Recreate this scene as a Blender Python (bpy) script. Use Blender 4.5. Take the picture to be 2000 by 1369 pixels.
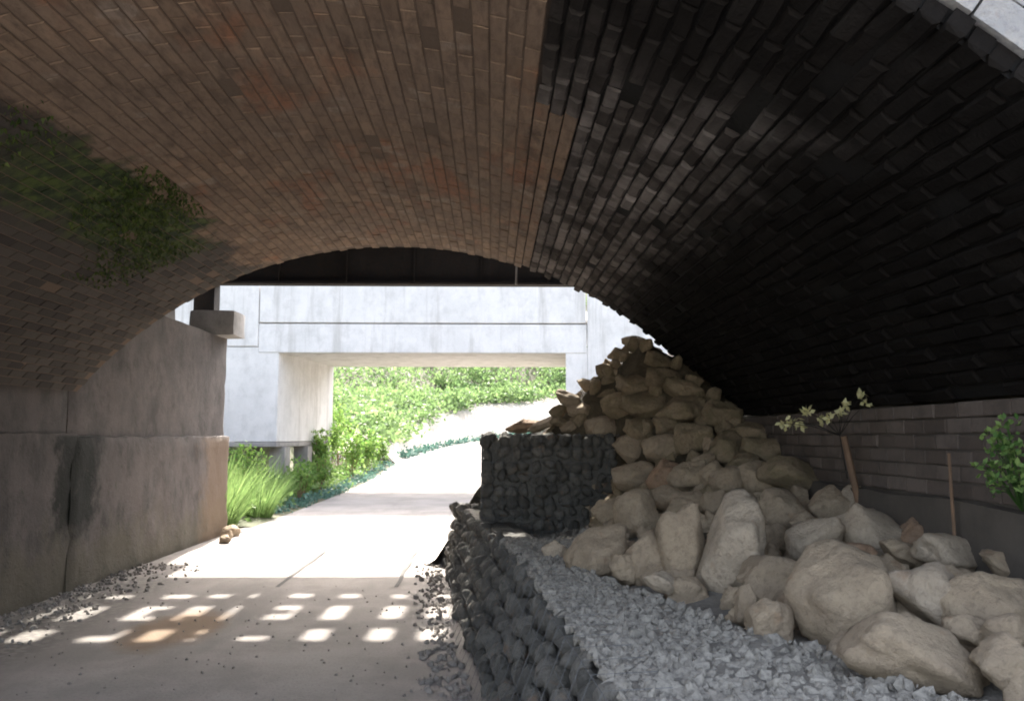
import bpy, bmesh, math, random
import numpy as np
from mathutils import Vector, Matrix, Euler, noise

random.seed(7); np.random.seed(7)
for o in list(bpy.data.objects): bpy.data.objects.remove(o, do_unlink=True)
sc = bpy.context.scene
COL = sc.collection
R_ = math.radians

# ------------------------------------------------------------------ camera
F_PX, W_PX, H_PX = 1700.0, 2000.0, 1369.0
EYE = Vector((0, 0, 1.6))
cam_d = bpy.data.cameras.new('camera')
cam = bpy.data.objects.new('camera', cam_d); COL.objects.link(cam)
cam_d.sensor_width = 36; cam_d.lens = 36 * F_PX / W_PX
cam_d.clip_start = 0.05; cam_d.clip_end = 3000
cam.location = EYE
cam.rotation_euler = (R_(90 + 5.56), 0, R_(-1.34))
sc.camera = cam
CAMR = cam.rotation_euler.to_matrix()

# ------------------------------------------------------------------ sky, sun, exposure
SUN_EL, SUN_AZ = 41.9, -6.5            # azimuth from +Y towards +X
world = bpy.data.worlds.new('World'); sc.world = world; world.use_nodes = True
wn = world.node_tree.nodes; wl = world.node_tree.links
sky = wn.new('ShaderNodeTexSky'); sky.sky_type = 'NISHITA'; sky.sun_disc = False
sky.sun_elevation = R_(SUN_EL); sky.sun_rotation = R_(SUN_AZ); sky.dust_density = 5.0; sky.air_density = .9; sky.ozone_density = .6
bg = wn['Background']; bg.inputs['Strength'].default_value = 0.15
hs = wn.new('ShaderNodeHueSaturation'); hs.inputs['Saturation'].default_value = .6      # hazy, milky sky
wl.new(sky.outputs[0], hs.inputs['Color']); wl.new(hs.outputs[0], bg.inputs['Color'])
S = Vector((math.sin(R_(SUN_AZ)) * math.cos(R_(SUN_EL)), math.cos(R_(SUN_AZ)) * math.cos(R_(SUN_EL)), math.sin(R_(SUN_EL))))
sd = bpy.data.lights.new('sun', 'SUN'); sd.energy = 2.8; sd.angle = R_(0.8); sd.color = (1.0, 0.95, 0.87)
sun = bpy.data.objects.new('sun', sd); COL.objects.link(sun)
sun.rotation_euler = S.to_track_quat('Z', 'Y').to_euler(); sun.location = (-5, 40, 40)
vs = sc.view_settings
vs.view_transform = 'Standard'; vs.look = 'None'; vs.gamma = 1.0; vs.use_curve_mapping = False
vs.exposure = 2.95
sc.cycles.use_denoising = True
sc.cycles.max_bounces = 10; sc.cycles.diffuse_bounces = 7
sc.cycles.sample_clamp_indirect = 8.0
sc.cycles.filter_width = 1.9

# ------------------------------------------------------------------ helpers
def px_dir(px, py):
    v = Vector(((px - W_PX / 2) / F_PX, -(py - H_PX / 2) / F_PX, -1.0))
    return CAMR @ v
def at_y(px, py, y):
    d = px_dir(px, py); return EYE + d * (y / d.y)
def at_x(px, py, x):
    d = px_dir(px, py); return EYE + d * (x / d.x)

def mesh_obj(name, verts, faces, mat=None, parent=None, smooth=False):
    me = bpy.data.meshes.new(name); me.from_pydata([tuple(v) for v in verts], [], faces); me.update()
    if mat: me.materials.append(mat)
    if smooth: me.polygons.foreach_set('use_smooth', [True] * len(me.polygons))
    o = bpy.data.objects.new(name, me); COL.objects.link(o)
    if parent: o.parent = parent
    return o
def data_obj(name, me, parent=None, mw=None):
    o = bpy.data.objects.new(name, me); COL.objects.link(o)
    if parent: o.parent = parent
    if mw is not None: o.matrix_basis = mw
    return o
def empty(name, loc=(0, 0, 0)):
    o = bpy.data.objects.new(name, None); COL.objects.link(o); o.location = loc; o.empty_display_size = .2
    return o
def tag(o, label=None, cat=None, group=None, kind=None):
    if label: o['label'] = label
    if cat: o['category'] = cat
    if group: o['group'] = group
    if kind: o['kind'] = kind
    return o

class MB:                                   # collects geometry for ONE mesh
    def __init__(s): s.v = []; s.f = []
    def add(s, verts, faces):
        n = len(s.v); s.v.extend([tuple(v) for v in verts]); s.f.extend([tuple(i + n for i in f) for f in faces])
    def box(s, x0, x1, y0, y1, z0, z1, shear=0.0, yref=0.0):
        vs_ = [(x, y, z) for x in (x0, x1) for y in (y0, y1) for z in (z0, z1)]
        vs_ = [(x + shear * (y - yref), y, z) for x, y, z in vs_]
        s.add(vs_, [(0, 1, 3, 2), (4, 6, 7, 5), (0, 4, 5, 1), (2, 3, 7, 6), (0, 2, 6, 4), (1, 5, 7, 3)])
    def tube(s, pts, r0, r1=None, n=6):
        r1 = r0 if r1 is None else r1
        pts = [Vector(p) for p in pts]; base = len(s.v)
        for k, p in enumerate(pts):
            t = (pts[min(k + 1, len(pts) - 1)] - pts[max(k - 1, 0)]).normalized()
            a = t.orthogonal().normalized(); b = t.cross(a)
            r = r0 + (r1 - r0) * k / max(1, len(pts) - 1)
            for j in range(n):
                q = 2 * math.pi * j / n
                s.v.append(tuple(p + a * (r * math.cos(q)) + b * (r * math.sin(q))))
        for k in range(len(pts) - 1):
            for j in range(n):
                s.f.append((base + k * n + j, base + k * n + (j + 1) % n, base + (k + 1) * n + (j + 1) % n, base + (k + 1) * n + j))
        s.f.append(tuple(base + j for j in range(n))[::-1]); s.f.append(tuple(base + (len(pts) - 1) * n + j for j in range(n)))
    def build(s, name, mat, parent=None, smooth=False):
        return mesh_obj(name, s.v, s.f, mat, parent, smooth)

def rough_box(name, x0, x1, y0, y1, z0, z1, mat, parent=None, cell=.18, amp=.02, freq=2.0, bev=.02, shear=0, yref=0):
    """a box whose faces and edges are uneven, subdivided and pushed about by noise"""
    nx = max(1, min(60, int((x1 - x0) / cell))); ny = max(1, min(60, int((y1 - y0) / cell))); nz = max(1, min(60, int((z1 - z0) / cell)))
    idx = {}; V = []; Fc = []
    def vid(i, j, k):
        key = (i, j, k)
        if key not in idx:
            p = Vector((x0 + (x1 - x0) * i / nx, y0 + (y1 - y0) * j / ny, z0 + (z1 - z0) * k / nz))
            on = (i in (0, nx)) + (j in (0, ny)) + (k in (0, nz))
            d = noise.noise_vector(p * freq) * amp + noise.noise_vector(p * freq * 4.3) * (amp * .45)
            if on >= 2:
                c = Vector(((x0 + x1) / 2, (y0 + y1) / 2, (z0 + z1) / 2)); q = Vector((0, 0, 0))
                chip = bev * (0.6 + 1.2 * max(0, noise.noise(p * 5.1)))
                if i in (0, nx): q.x = chip if i == 0 else -chip
                if j in (0, ny): q.y = chip if j == 0 else -chip
                if k in (0, nz): q.z = chip if k == 0 else -chip
                d += q
            p += d; p.x += shear * (p.y - yref)
            idx[key] = len(V); V.append(p)
        return idx[key]
    def quad(a, b, c, d): Fc.append((a, b, c, d))
    for i in range(nx):
        for j in range(ny):
            quad(vid(i, j, 0), vid(i, j + 1, 0), vid(i + 1, j + 1, 0), vid(i + 1, j, 0))
            quad(vid(i, j, nz), vid(i + 1, j, nz), vid(i + 1, j + 1, nz), vid(i, j + 1, nz))
    for i in range(nx):
        for k in range(nz):
            quad(vid(i, 0, k), vid(i + 1, 0, k), vid(i + 1, 0, k + 1), vid(i, 0, k + 1))
            quad(vid(i, ny, k), vid(i, ny, k + 1), vid(i + 1, ny, k + 1), vid(i + 1, ny, k))
    for j in range(ny):
        for k in range(nz):
            quad(vid(0, j, k), vid(0, j, k + 1), vid(0, j + 1, k + 1), vid(0, j + 1, k))
            quad(vid(nx, j, k), vid(nx, j + 1, k), vid(nx, j + 1, k + 1), vid(nx, j, k + 1))
    o = mesh_obj(name, V, Fc, mat, parent, smooth=True); o.data.set_sharp_from_angle(angle=R_(28)); return o

# ------------------------------------------------------------------ materials
class NT:
    def __init__(s, name):
        s.m = bpy.data.materials.new(name); s.m.use_nodes = True
        s.n = s.m.node_tree.nodes; s.l = s.m.node_tree.links
        s.b = s.n['Principled BSDF']; s.b.inputs['Roughness'].default_value = .9
        s.b.inputs['Specular IOR Level'].default_value = .25
        s.pos = s.n.new('ShaderNodeNewGeometry').outputs['Position']
    def noise(s, scale, detail=4, rough=.6, vec=None):
        t = s.n.new('ShaderNodeTexNoise'); t.inputs['Scale'].default_value = scale
        t.inputs['Detail'].default_value = detail; t.inputs['Roughness'].default_value = rough
        s.l.new(vec or s.pos, t.inputs['Vector']); return t.outputs['Fac']
    def vor(s, scale, feature='F1', out='Distance', vec=None):
        t = s.n.new('ShaderNodeTexVoronoi'); t.feature = feature; t.inputs['Scale'].default_value = scale
        s.l.new(vec or s.pos, t.inputs['Vector']); return t.outputs[out]
    def scaled(s, sx, sy, sz):
        t = s.n.new('ShaderNodeMapping'); t.inputs['Scale'].default_value = (sx, sy, sz)
        s.l.new(s.pos, t.inputs['Vector']); return t.outputs[0]
    def ramp(s, fac, lo, hi, a=0.0, b=1.0):
        t = s.n.new('ShaderNodeMapRange'); t.inputs['From Min'].default_value = lo; t.inputs['From Max'].default_value = hi
        t.inputs['To Min'].default_value = a; t.inputs['To Max'].default_value = b
        t.interpolation_type = 'SMOOTHSTEP'
        s.l.new(fac, t.inputs['Value']); return t.outputs[0]
    def math(s, op, a, b):
        t = s.n.new('ShaderNodeMath'); t.operation = op
        for k, q in enumerate((a, b)):
            if isinstance(q, (int, float)): t.inputs[k].default_value = q
            else: s.l.new(q, t.inputs[k])
        return t.outputs[0]
    def sep(s):
        t = s.n.new('ShaderNodeSeparateXYZ'); s.l.new(s.pos, t.inputs[0]); return t.outputs
    def attr(s, name):
        t = s.n.new('ShaderNodeAttribute'); t.attribute_name = name; return t.outputs['Fac']
    def objrand(s): return s.n.new('ShaderNodeObjectInfo').outputs['Random']
    def mix(s, fac, a, b, mode='MIX'):
        t = s.n.new('ShaderNodeMix'); t.data_type = 'RGBA'; t.blend_type = mode
        if isinstance(fac, (int, float)): t.inputs[0].default_value = fac
        else: s.l.new(fac, t.inputs[0])
        for k, q in ((6, a), (7, b)):
            if isinstance(q, tuple): t.inputs[k].default_value = (*q, 1)
            else: s.l.new(q, t.inputs[k])
        return t.outputs[2]
    def col(s, c):
        if isinstance(c, tuple): s.b.inputs['Base Color'].default_value = (*c, 1)
        else: s.l.new(c, s.b.inputs['Base Color'])
    def bump(s, h, strength=.4, dist=.02):
        t = s.n.new('ShaderNodeBump'); t.inputs['Strength'].default_value = strength; t.inputs['Distance'].default_value = dist
        s.l.new(h, t.inputs['Height']); s.l.new(t.outputs[0], s.b.inputs['Normal'])

def m_two(name, a, b, scale=3, fine=25, dark=None, bump=.4, dist=.015, rough=.92, rand=0.0):
    t = NT(name); n1 = t.noise(scale, 5, .65); n2 = t.noise(fine, 4, .7)
    c = t.mix(t.ramp(n1, .32, .68), a, b)
    if dark: c = t.mix(t.ramp(n2, .42, .75), c, dark)
    if rand:
        r = t.objrand(); c = t.mix(t.math('MULTIPLY', r, rand), c, tuple(x * .45 for x in a))
    t.col(c); t.bump(t.math('ADD', n2, t.math('MULTIPLY', n1, .5)), bump, dist); t.b.inputs['Roughness'].default_value = rough
    return t.m

def m_brick_coated():
    t = NT('brown_coated_brick'); tint = t.attr('tint')
    x, y, z = t.sep()
    c = t.mix(tint, (.165, .11, .073), (.295, .20, .135))
    n = t.noise(1.3, 5, .65); c = t.mix(t.ramp(n, .35, .7), c, (.21, .148, .106))
    rust = t.noise(2.1, 4, .6, t.scaled(1, .55, 1)); c = t.mix(t.math('MULTIPLY', t.ramp(rust, .54, .72), .75), c, (.27, .115, .06))
    pale = t.noise(3.7, 3, .5); c = t.mix(t.math('MULTIPLY', t.ramp(pale, .60, .70), .6), c, (.30, .24, .19))
    blk = t.noise(5.5, 4, .7, t.scaled(1, .4, 1)); c = t.mix(t.math('MULTIPLY', t.ramp(blk, .52, .72), .6), c, (.07, .05, .036))
    fs = t.noise(26, 4, .75, t.scaled(1, .22, 1)); c = t.mix(t.math('MULTIPLY', t.ramp(fs, .42, .66), .5), c, (.10, .07, .05))
    # lower haunch: older grey-brown brick, with a moss patch
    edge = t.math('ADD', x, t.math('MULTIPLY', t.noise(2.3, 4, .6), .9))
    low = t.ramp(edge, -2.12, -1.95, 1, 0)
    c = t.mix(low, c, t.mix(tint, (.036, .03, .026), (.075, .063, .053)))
    mo = t.noise(3.2, 5, .7)
    my = t.math('MULTIPLY', t.ramp(t.math('ADD', y, t.math('MULTIPLY', mo, 1.0)), 5.2, 6.0), t.ramp(t.math('ADD', y, t.math('MULTIPLY', mo, 1.0)), 8.1, 8.5, 1, 0))
    mx = t.ramp(t.math('ADD', x, t.math('MULTIPLY', mo, .6)), -2.95, -2.6)
    moss = t.math('MULTIPLY', t.math('MULTIPLY', my, mx), low)
    c = t.mix(t.math('MULTIPLY', moss, .95), c, t.mix(t.ramp(t.noise(9, 4), .4, .65), (.014, .03, .008), (.07, .10, .018)))
    t.col(c); t.bump(t.math('ADD', t.noise(60, 4), t.noise(18, 4)), .55, .008)
    return t.m
def m_brick_soot_shade():
    t = NT('sooty_shaded_brick'); tint = t.attr('tint'); x, y, z = t.sep()
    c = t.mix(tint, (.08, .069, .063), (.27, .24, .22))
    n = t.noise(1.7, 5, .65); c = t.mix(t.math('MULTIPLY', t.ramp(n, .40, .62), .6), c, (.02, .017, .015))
    soot_shade = t.ramp(t.math('ADD', x, t.math('MULTIPLY', t.noise(1.1, 4), .8)), 1.2, 2.0)  # soot, with the light falloff towards the right painted in
    near = t.ramp(t.math('ADD', y, t.noise(1.4, 4)), 3.8, 5.2, 1, 0)  # near end darkened as well
    soot_shade = t.math('MAXIMUM', soot_shade, t.math('MULTIPLY', near, .97))
    c = t.mix(t.math('MULTIPLY', soot_shade, .97), c, (.007, .0062, .0057))
    t.b.inputs['Specular IOR Level'].default_value = .03; t.b.inputs['Roughness'].default_value = 1.0
    t.col(c); t.bump(t.math('ADD', t.noise(55, 4), t.noise(20, 4)), .6, .01)
    return t.m
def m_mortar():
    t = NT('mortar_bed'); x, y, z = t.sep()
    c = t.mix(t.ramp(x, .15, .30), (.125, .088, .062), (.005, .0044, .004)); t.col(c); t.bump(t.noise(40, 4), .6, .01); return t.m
def m_road():
    t = NT('road_surface'); x, y, z = t.sep()
    n = t.noise(1.1, 6, .65); f = t.noise(45, 4, .7); s = t.noise(.6, 4, .6, t.scaled(1.6, .35, 1))
    c = t.mix(t.ramp(n, .35, .65), (.27, .242, .222), (.205, .183, .167))
    c = t.mix(t.math('MULTIPLY', t.ramp(s, .48, .66), .6), c, (.145, .13, .116))
    c = t.mix(t.math('MULTIPLY', t.ramp(f, .5, .72), .45), c, (.10, .09, .08))
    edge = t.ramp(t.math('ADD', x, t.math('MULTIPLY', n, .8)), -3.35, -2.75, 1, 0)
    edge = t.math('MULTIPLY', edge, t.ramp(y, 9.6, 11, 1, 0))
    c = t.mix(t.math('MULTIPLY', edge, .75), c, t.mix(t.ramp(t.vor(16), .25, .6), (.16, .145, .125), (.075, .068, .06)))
    dx = t.math('MULTIPLY', t.math('ADD', x, 2.62), 1.5); dy = t.math('MULTIPLY', t.math('ADD', y, -7.5), .75)
    rr = t.math('ADD', t.math('MULTIPLY', dx, dx), t.math('MULTIPLY', dy, dy))
    st = t.ramp(t.math('ADD', rr, t.math('MULTIPLY', t.noise(3.5, 4), .5)), .35, .75, 1, 0)
    c = t.mix(t.math('MULTIPLY', st, .8), c, (.15, .085, .035))
    t.col(c); t.bump(t.math('ADD', f, t.math('MULTIPLY', n, .6)), .5, .012); return t.m
def m_wall(name, a, b, dark, streak=1.0):
    t = NT(name); x, y, z = t.sep()
    n = t.noise(1.6, 6, .7); v = t.noise(2.6, 6, .72, t.scaled(1, 1.3, .75)); f = t.noise(38, 4, .7)
    c = t.mix(t.ramp(n, .35, .68), a, b)
    c = t.mix(t.math('MULTIPLY', t.ramp(v, .46, .70), .7 * streak), c, dark)
    c = t.mix(t.math('MULTIPLY', t.ramp(f, .5, .75), .35), c, tuple(q * .5 for q in a))
    return t, c, n, f
def m_abutment():
    t, c, n, f = m_wall('weathered_render', (.105, .088, .08), (.07, .06, .055), (.032, .028, .025))
    x, y, z = t.sep()
    # damp dark growth running down under the ledge, and soil splash at the foot
    w = t.math('ADD', y, t.math('MULTIPLY', t.noise(2.4, 5, .7), 1.3))
    run = t.math('MULTIPLY', t.ramp(w, 9.45, 9.7), t.ramp(w, 10.35, 10.7, 1, 0))
    run = t.math('MULTIPLY', run, t.math('MULTIPLY', t.ramp(z, 1.62, 1.58), t.ramp(t.math('ADD', z, t.math('MULTIPLY', n, .8)), .75, 1.15)))
    c = t.mix(t.math('MULTIPLY', run, .96), c, (.007, .008, .005))
    wet = t.ramp(t.math('ADD', z, t.math('MULTIPLY', t.noise(1.9, 5, .7), 1.5)), .95, 1.5, 1, 0)
    c = t.mix(t.math('MULTIPLY', wet, .7), c, (.085, .075, .05))
    pit = t.ramp(t.noise(5.5, 5, .75), .60, .68); c = t.mix(t.math('MULTIPLY', pit, .6), c, (.04, .04, .028))
    ora = t.math('MULTIPLY', t.ramp(t.math('ADD', y, t.math('MULTIPLY', n, 1.6)), 13.9, 14.5), t.ramp(z, 1.62, 1.5))
    c = t.mix(t.math('MULTIPLY', ora, .55), c, (.17, .11, .065))
    t.col(c); t.bump(t.math('ADD', f, t.math('MULTIPLY', t.noise(9, 5), 1.4)), .55, .015); return t.m
def m_stone(name, a, b, dark, rand=.35, moss=0):
    t = NT(name); n = t.noise(5, 5, .65); f = t.noise(30, 6, .8); r = t.objrand()
    c = t.mix(t.ramp(n, .33, .67), a, b); c = t.mix(t.math('MULTIPLY', r, rand), c, dark)
    c = t.mix(t.math('MULTIPLY', t.ramp(f, .46, .66), .6), c, dark)
    iron = t.noise(8, 4, .6); c = t.mix(t.math('MULTIPLY', t.ramp(iron, .6, .72), .35), c, (.30, .17, .09))
    st = t.noise(2.6, 5, .7); c = t.mix(t.math('MULTIPLY', t.ramp(st, .5, .68), .4), c, tuple(q * .55 for q in a))
    if moss: c = t.mix(t.math('MULTIPLY', t.ramp(t.noise(6.5, 5, .7), .42, .6), moss), c, (.15, .13, .065))
    t.col(c); t.bump(t.math('ADD', f, t.math('MULTIPLY', t.noise(14, 5), 1.3)), .9, .03); return t.m
def m_leaf(name, a, b, trans=.45):
    t = NT(name); c = t.mix(t.attr('tint'), a, b); t.col(c); t.b.inputs['Roughness'].default_value = .6
    tr = t.n.new('ShaderNodeBsdfTranslucent'); t.l.new(c, tr.inputs['Color'])
    mx = t.n.new('ShaderNodeMixShader'); mx.inputs[0].default_value = trans
    t.l.new(t.b.outputs[0], mx.inputs[1]); t.l.new(tr.outputs[0], mx.inputs[2])
    t.l.new(mx.outputs[0], t.n['Material Output'].inputs['Surface']); return t.m

M = {}
def m_brick_wall():
    t = NT('grey_pink_brick'); tint = t.attr('tint'); c = t.mix(tint, (.085, .066, .054), (.14, .112, .095))
    c = t.mix(t.math('MULTIPLY', t.ramp(t.noise(6, 5, .7), .42, .66), .6), c, (.07, .058, .05)); t.col(c); t.bump(t.noise(45, 4), .5, .008); return t.m
M['brick_w'] = m_brick_wall()
M['brick_l'] = m_brick_coated(); M['brick_r'] = m_brick_soot_shade(); M['mortar'] = m_mortar(); M['road'] = m_road()
M['abut'] = m_abutment()
def m_pale():
    t, c, n, f = m_wall('pale_concrete', (.62, .605, .595), (.55, .54, .53), (.43, .42, .41), .8)
    sv = t.noise(1.6, 5, .7, t.scaled(1.6, 1.6, .12)); c = t.mix(t.math('MULTIPLY', t.ramp(sv, .5, .68), .55), c, (.34, .325, .305))
    t.col(c); t.bump(f, .25, .006); return t.m
M['pale'] = m_pale()
def m_greycon():
    t, c, n, f = m_wall('grey_concrete', (.30, .285, .27), (.22, .21, .20), (.13, .12, .11))
    t.col(c); t.bump(f, .35, .008); return t.m
M['greycon'] = m_greycon()
M['spandrel'] = m_stone('pale_sandstone', (.50, .47, .43), (.40, .39, .38), (.25, .25, .26), .5)
M['fill'] = m_two('bridge_masonry_core', (.10, .085, .07), (.07, .06, .05), 2, 20)
M['boulder'] = m_stone('beige_sandstone', (.49, .385, .265), (.405, .315, .22), (.22, .17, .12), .35)
M['boulder_pale'] = m_stone('pale_sandstone_rock', (.54, .44, .325), (.46, .375, .28), (.28, .225, .17), .3)
M['boulder_moss'] = m_stone('mossy_sandstone', (.41, .315, .205), (.32, .245, .16), (.16, .125, .082), .4, .4)
M['boulder_red'] = m_stone('iron_stained_sandstone', (.42, .27, .17), (.36, .25, .17), (.18, .12, .08), .3)
M['basalt'] = m_stone('dark_basalt', (.16, .152, .135), (.21, .193, .165), (.06, .057, .05), .7)
def m_bed():
    t = NT('gravel_and_soil_bed'); x, y, z = t.sep(); n = t.noise(7, 5, .7); f = t.noise(45, 5, .75)
    g = t.mix(t.ramp(n, .35, .65), (.26, .238, .205), (.19, .175, .152)); g = t.mix(t.math('MULTIPLY', t.ramp(f, .5, .7), .5), g, (.11, .105, .095))
    e = t.mix(t.ramp(n, .35, .65), (.12, .095, .06), (.07, .055, .035))
    t.col(t.mix(t.ramp(z, .80, .95), g, e)); t.bump(t.math('ADD', f, n), .8, .03); return t.m
M['bed'] = m_bed()
M['gravelbed'] = m_two('grey_gravel_bed', (.21, .205, .195), (.15, .146, .14), 6, 40, (.08, .078, .075), .8, .03)
M['gravel'] = m_two('blue_grey_crushed_rock', (.29, .265, .225), (.22, .2, .17), 5, 40, (.12, .11, .095), .6, .015)
M['palegravel'] = m_two('pale_crushed_rock', (.52, .49, .45), (.40, .38, .35), 3, 30, (.3, .28, .26), .8, .03)
M['gritstone'] = m_two('road_grit_stone', (.27, .24, .21), (.20, .18, .16), 6, 40, (.13, .12, .105))
M['wire'] = m_two('galvanised_wire', (.13, .13, .13), (.09, .09, .09), 30, 60)
M['steel'] = m_two('dark_painted_steel', (.016, .015, .015), (.024, .021, .019), 4, 30, (.03, .02, .014))
M['timber'] = m_two('tarred_timber', (.02, .017, .014), (.03, .026, .022), 4, 30)
M['wood'] = m_two('raw_wood', (.20, .125, .08), (.15, .10, .065), 8, 40)
M['soil'] = m_two('soil_and_grass', (.10, .09, .055), (.07, .08, .035), .8, 12, (.05, .045, .03), .6, .05)
M['earth'] = m_two('bare_pale_earth', (.40, .36, .31), (.33, .29, .24), .9, 10, (.32, .28, .22), .6, .05)
M['road_line'] = m_two('dark_road_line', (.09, .085, .08), (.06, .056, .05), 3, 40)
M['grass'] = m_leaf('bright_grass', (.08, .15, .04), (.19, .27, .09))
M['shrub'] = m_leaf('fresh_green_leaf', (.08, .17, .035), (.22, .33, .08))
M['scrub'] = m_leaf('scrub_leaf', (.10, .17, .06), (.20, .28, .11))
M['teal'] = m_leaf('bluish_dark_leaf', (.05, .11, .085), (.11, .20, .16), .3)
M['moss'] = m_leaf('moss_tuft', (.03, .055, .012), (.09, .12, .025), .25)
M['yellowleaf'] = m_leaf('pale_yellow_leaf', (.55, .52, .25), (.65, .62, .36), .4)
M['midleaf'] = m_leaf('mid_green_leaf', (.07, .16, .04), (.25, .36, .11), .4)

# ------------------------------------------------------------------ setting: ground, road, hill
L_EDGE = [(-4.2, -6, 0), (-4.2, 8, 0), (-4.15, 14.4, 0), (-4.1, 20, 0), (-4.1, 26, 0), (-4.1, 32, .1), (-4.0, 38, .5), (-3.5, 43, .78), (-2.3, 48, 1.05), (-.3, 52, 1.35), (2.5, 55, 1.65), (6, 57.5, 1.95), (12, 60, 2.4), (22, 61.5, 3.0), (40, 62, 3.6)]
def dense(pts, step):
    out = []
    for a, b in zip(pts[:-1], pts[1:]):
        a, b = Vector(a), Vector(b); n = max(1, int((b - a).length / step))
        out += [a.lerp(b, k / n) for k in range(n)]
    return out + [Vector(pts[-1])]
LP = dense(L_EDGE, 1.0)
for _ in range(6):
    LP = [LP[0]] + [(LP[i - 1] + LP[i] * 2 + LP[i + 1]) / 4 for i in range(1, len(LP) - 1)] + [LP[-1]]
def normals(P):
    N = []
    for i in range(len(P)):
        t = P[min(i + 1, len(P) - 1)] - P[max(i - 1, 0)]; t.z = 0; t.normalize(); N.append(Vector((-t.y, t.x, 0)))
    return N
LN = normals(LP)
def strip(name, idx, prof, mat, amp=0.0, kind='structure', dz=0.0):
    """sheet swept along the road's left edge; prof = [(offset to the left, rise)]"""
    V = []; Fc = []; m = len(prof)
    for i in idx:
        for d, h in prof:
            p = LP[i] + LN[i] * d; p.z += h + dz
            a = amp * min(1, abs(d) / 2.0) if prof[0][0] >= 0 else amp
            p.z += a * noise.fractal(Vector((p.x * .35, p.y * .35, 0)), 1, 2, 4)
            V.append(p)
    n = len(list(idx))
    for i in range(n - 1):
        for j in range(m - 1):
            a = i * m + j; Fc.append((a, a + 1, a + m + 1, a + m))
    o = mesh_obj(name, V, Fc, mat, smooth=True); tag(o, kind=kind); return o
G = 1500
def ground_sheet():
    xs = [-G, -300, -80, -30, -12, 0, 12, 30, 80, 300, G]; ys = [-G, -300, -60, -20, 0, 20, 40, 60, 120, 300, G]
    V = [(x, y, -.03) for x in xs for y in ys]; n = len(ys)
    Fc = [(i * n + j, (i + 1) * n + j, (i + 1) * n + j + 1, i * n + j + 1) for i in range(len(xs) - 1) for j in range(n - 1)]
    tag(mesh_obj('ground', V, Fc, M['soil']), kind='structure')
ground_sheet()
def bounce_ground():  # unseen pale ground, added to bounce warm light under the arch
    V = []; Fc = []; nx, ny = 24, 30
    for j in range(ny + 1):
        for i in range(nx + 1):
            x = -14 + 30 * i / nx; y = -40 + 42.4 * j / ny
            V.append((x, y, -.016 + .0 * noise.noise(Vector((x, y, 0)))))
    for j in range(ny):
        for i in range(nx): a = j * (nx + 1) + i; Fc.append((a, a + 1, a + nx + 2, a + nx + 1))
    tag(mesh_obj('bounce_ground', V, Fc, M['palegravel'], smooth=True), kind='structure')
bounce_ground()
iall = range(len(LP))
iv = [i for i in iall if LP[i].y > 14.45 and LP[i].y < 37.5 and LP[i].x < -3]
ie = [i for i in iall if i >= iv[-1]]
strip('road', iall, [(.25, -.012), (0, 0)] + [(-q, 0.0) for q in (.6, 1.2, 1.8, 2.4, 3.0, 3.6, 4.4, 5.2)], M['road'], .02, dz=.0)
strip('verge', iv, [(.04, .0), (.6, .05), (1.5, .10), (2.6, .2), (3.6, 1.0), (4.6, 1.9), (6, 2.6)], M['soil'], .12)
strip('earth_bank', ie, [(.04, .0), (.3, .25), (.9, .75), (1.6, 1.25), (2.4, 1.7), (3.4, 2.0), (6, 2.6)], M['earth'], .25)
strip('hillside', list(range(iv[0], len(LP))), [(5.6, 2.35), (9, 4.0), (14, 6.5), (20, 9.5), (28, 13), (40, 18), (60, 24)], M['soil'], .9)
# thin dark lines running along the road
def road_line(x0, y0, x1, y1, w=.022):
    a, b = Vector((x0, y0, 0)), Vector((x1, y1, 0)); t = (b - a).normalized(); s_ = Vector((-t.y, t.x, 0)) * w
    n = 24; V = []; Fc = []
    for k in range(n + 1):
        p = a.lerp(b, k / n) + Vector((noise.noise(a.lerp(b, k / n) * 1.7) * .03, 0, 0))
        z = .02 * noise.fractal(Vector((p.x * .35, p.y * .35, 0)), 1, 2, 4) + .012
        V += [p + s_ + Vector((0, 0, z)), p - s_ + Vector((0, 0, z))]
    for k in range(n): Fc.append((2 * k, 2 * k + 1, 2 * k + 3, 2 * k + 2))
    return mesh_obj('road_dark_strip', V, Fc, M['road_line'])
for a in ((-2.25, 9.4, -2.3, 12.3), (-1.0, 9.4, -1.05, 12.3)):
    tag(road_line(*a), kind='structure')

# ------------------------------------------------------------------ the brick arch bridge
CX, CZ, RAD = -1.03, -.671, 4.276
Y0, Y1 = 2.545, 9.2
TH0, TH1 = -math.asin(3.299 / RAD), math.asin(3.504 / RAD)
def arc(th, r, y): return Vector((CX + r * math.sin(th), y, CZ + r * math.cos(th)))
bridge = empty('brick_arch_bridge', (0, 6, 0))
tag(bridge, 'old low brick arch bridge overhead with brown left vault and sooty right side shaded black', 'bridge')
bridge.location = (0, 0, 0)

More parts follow.
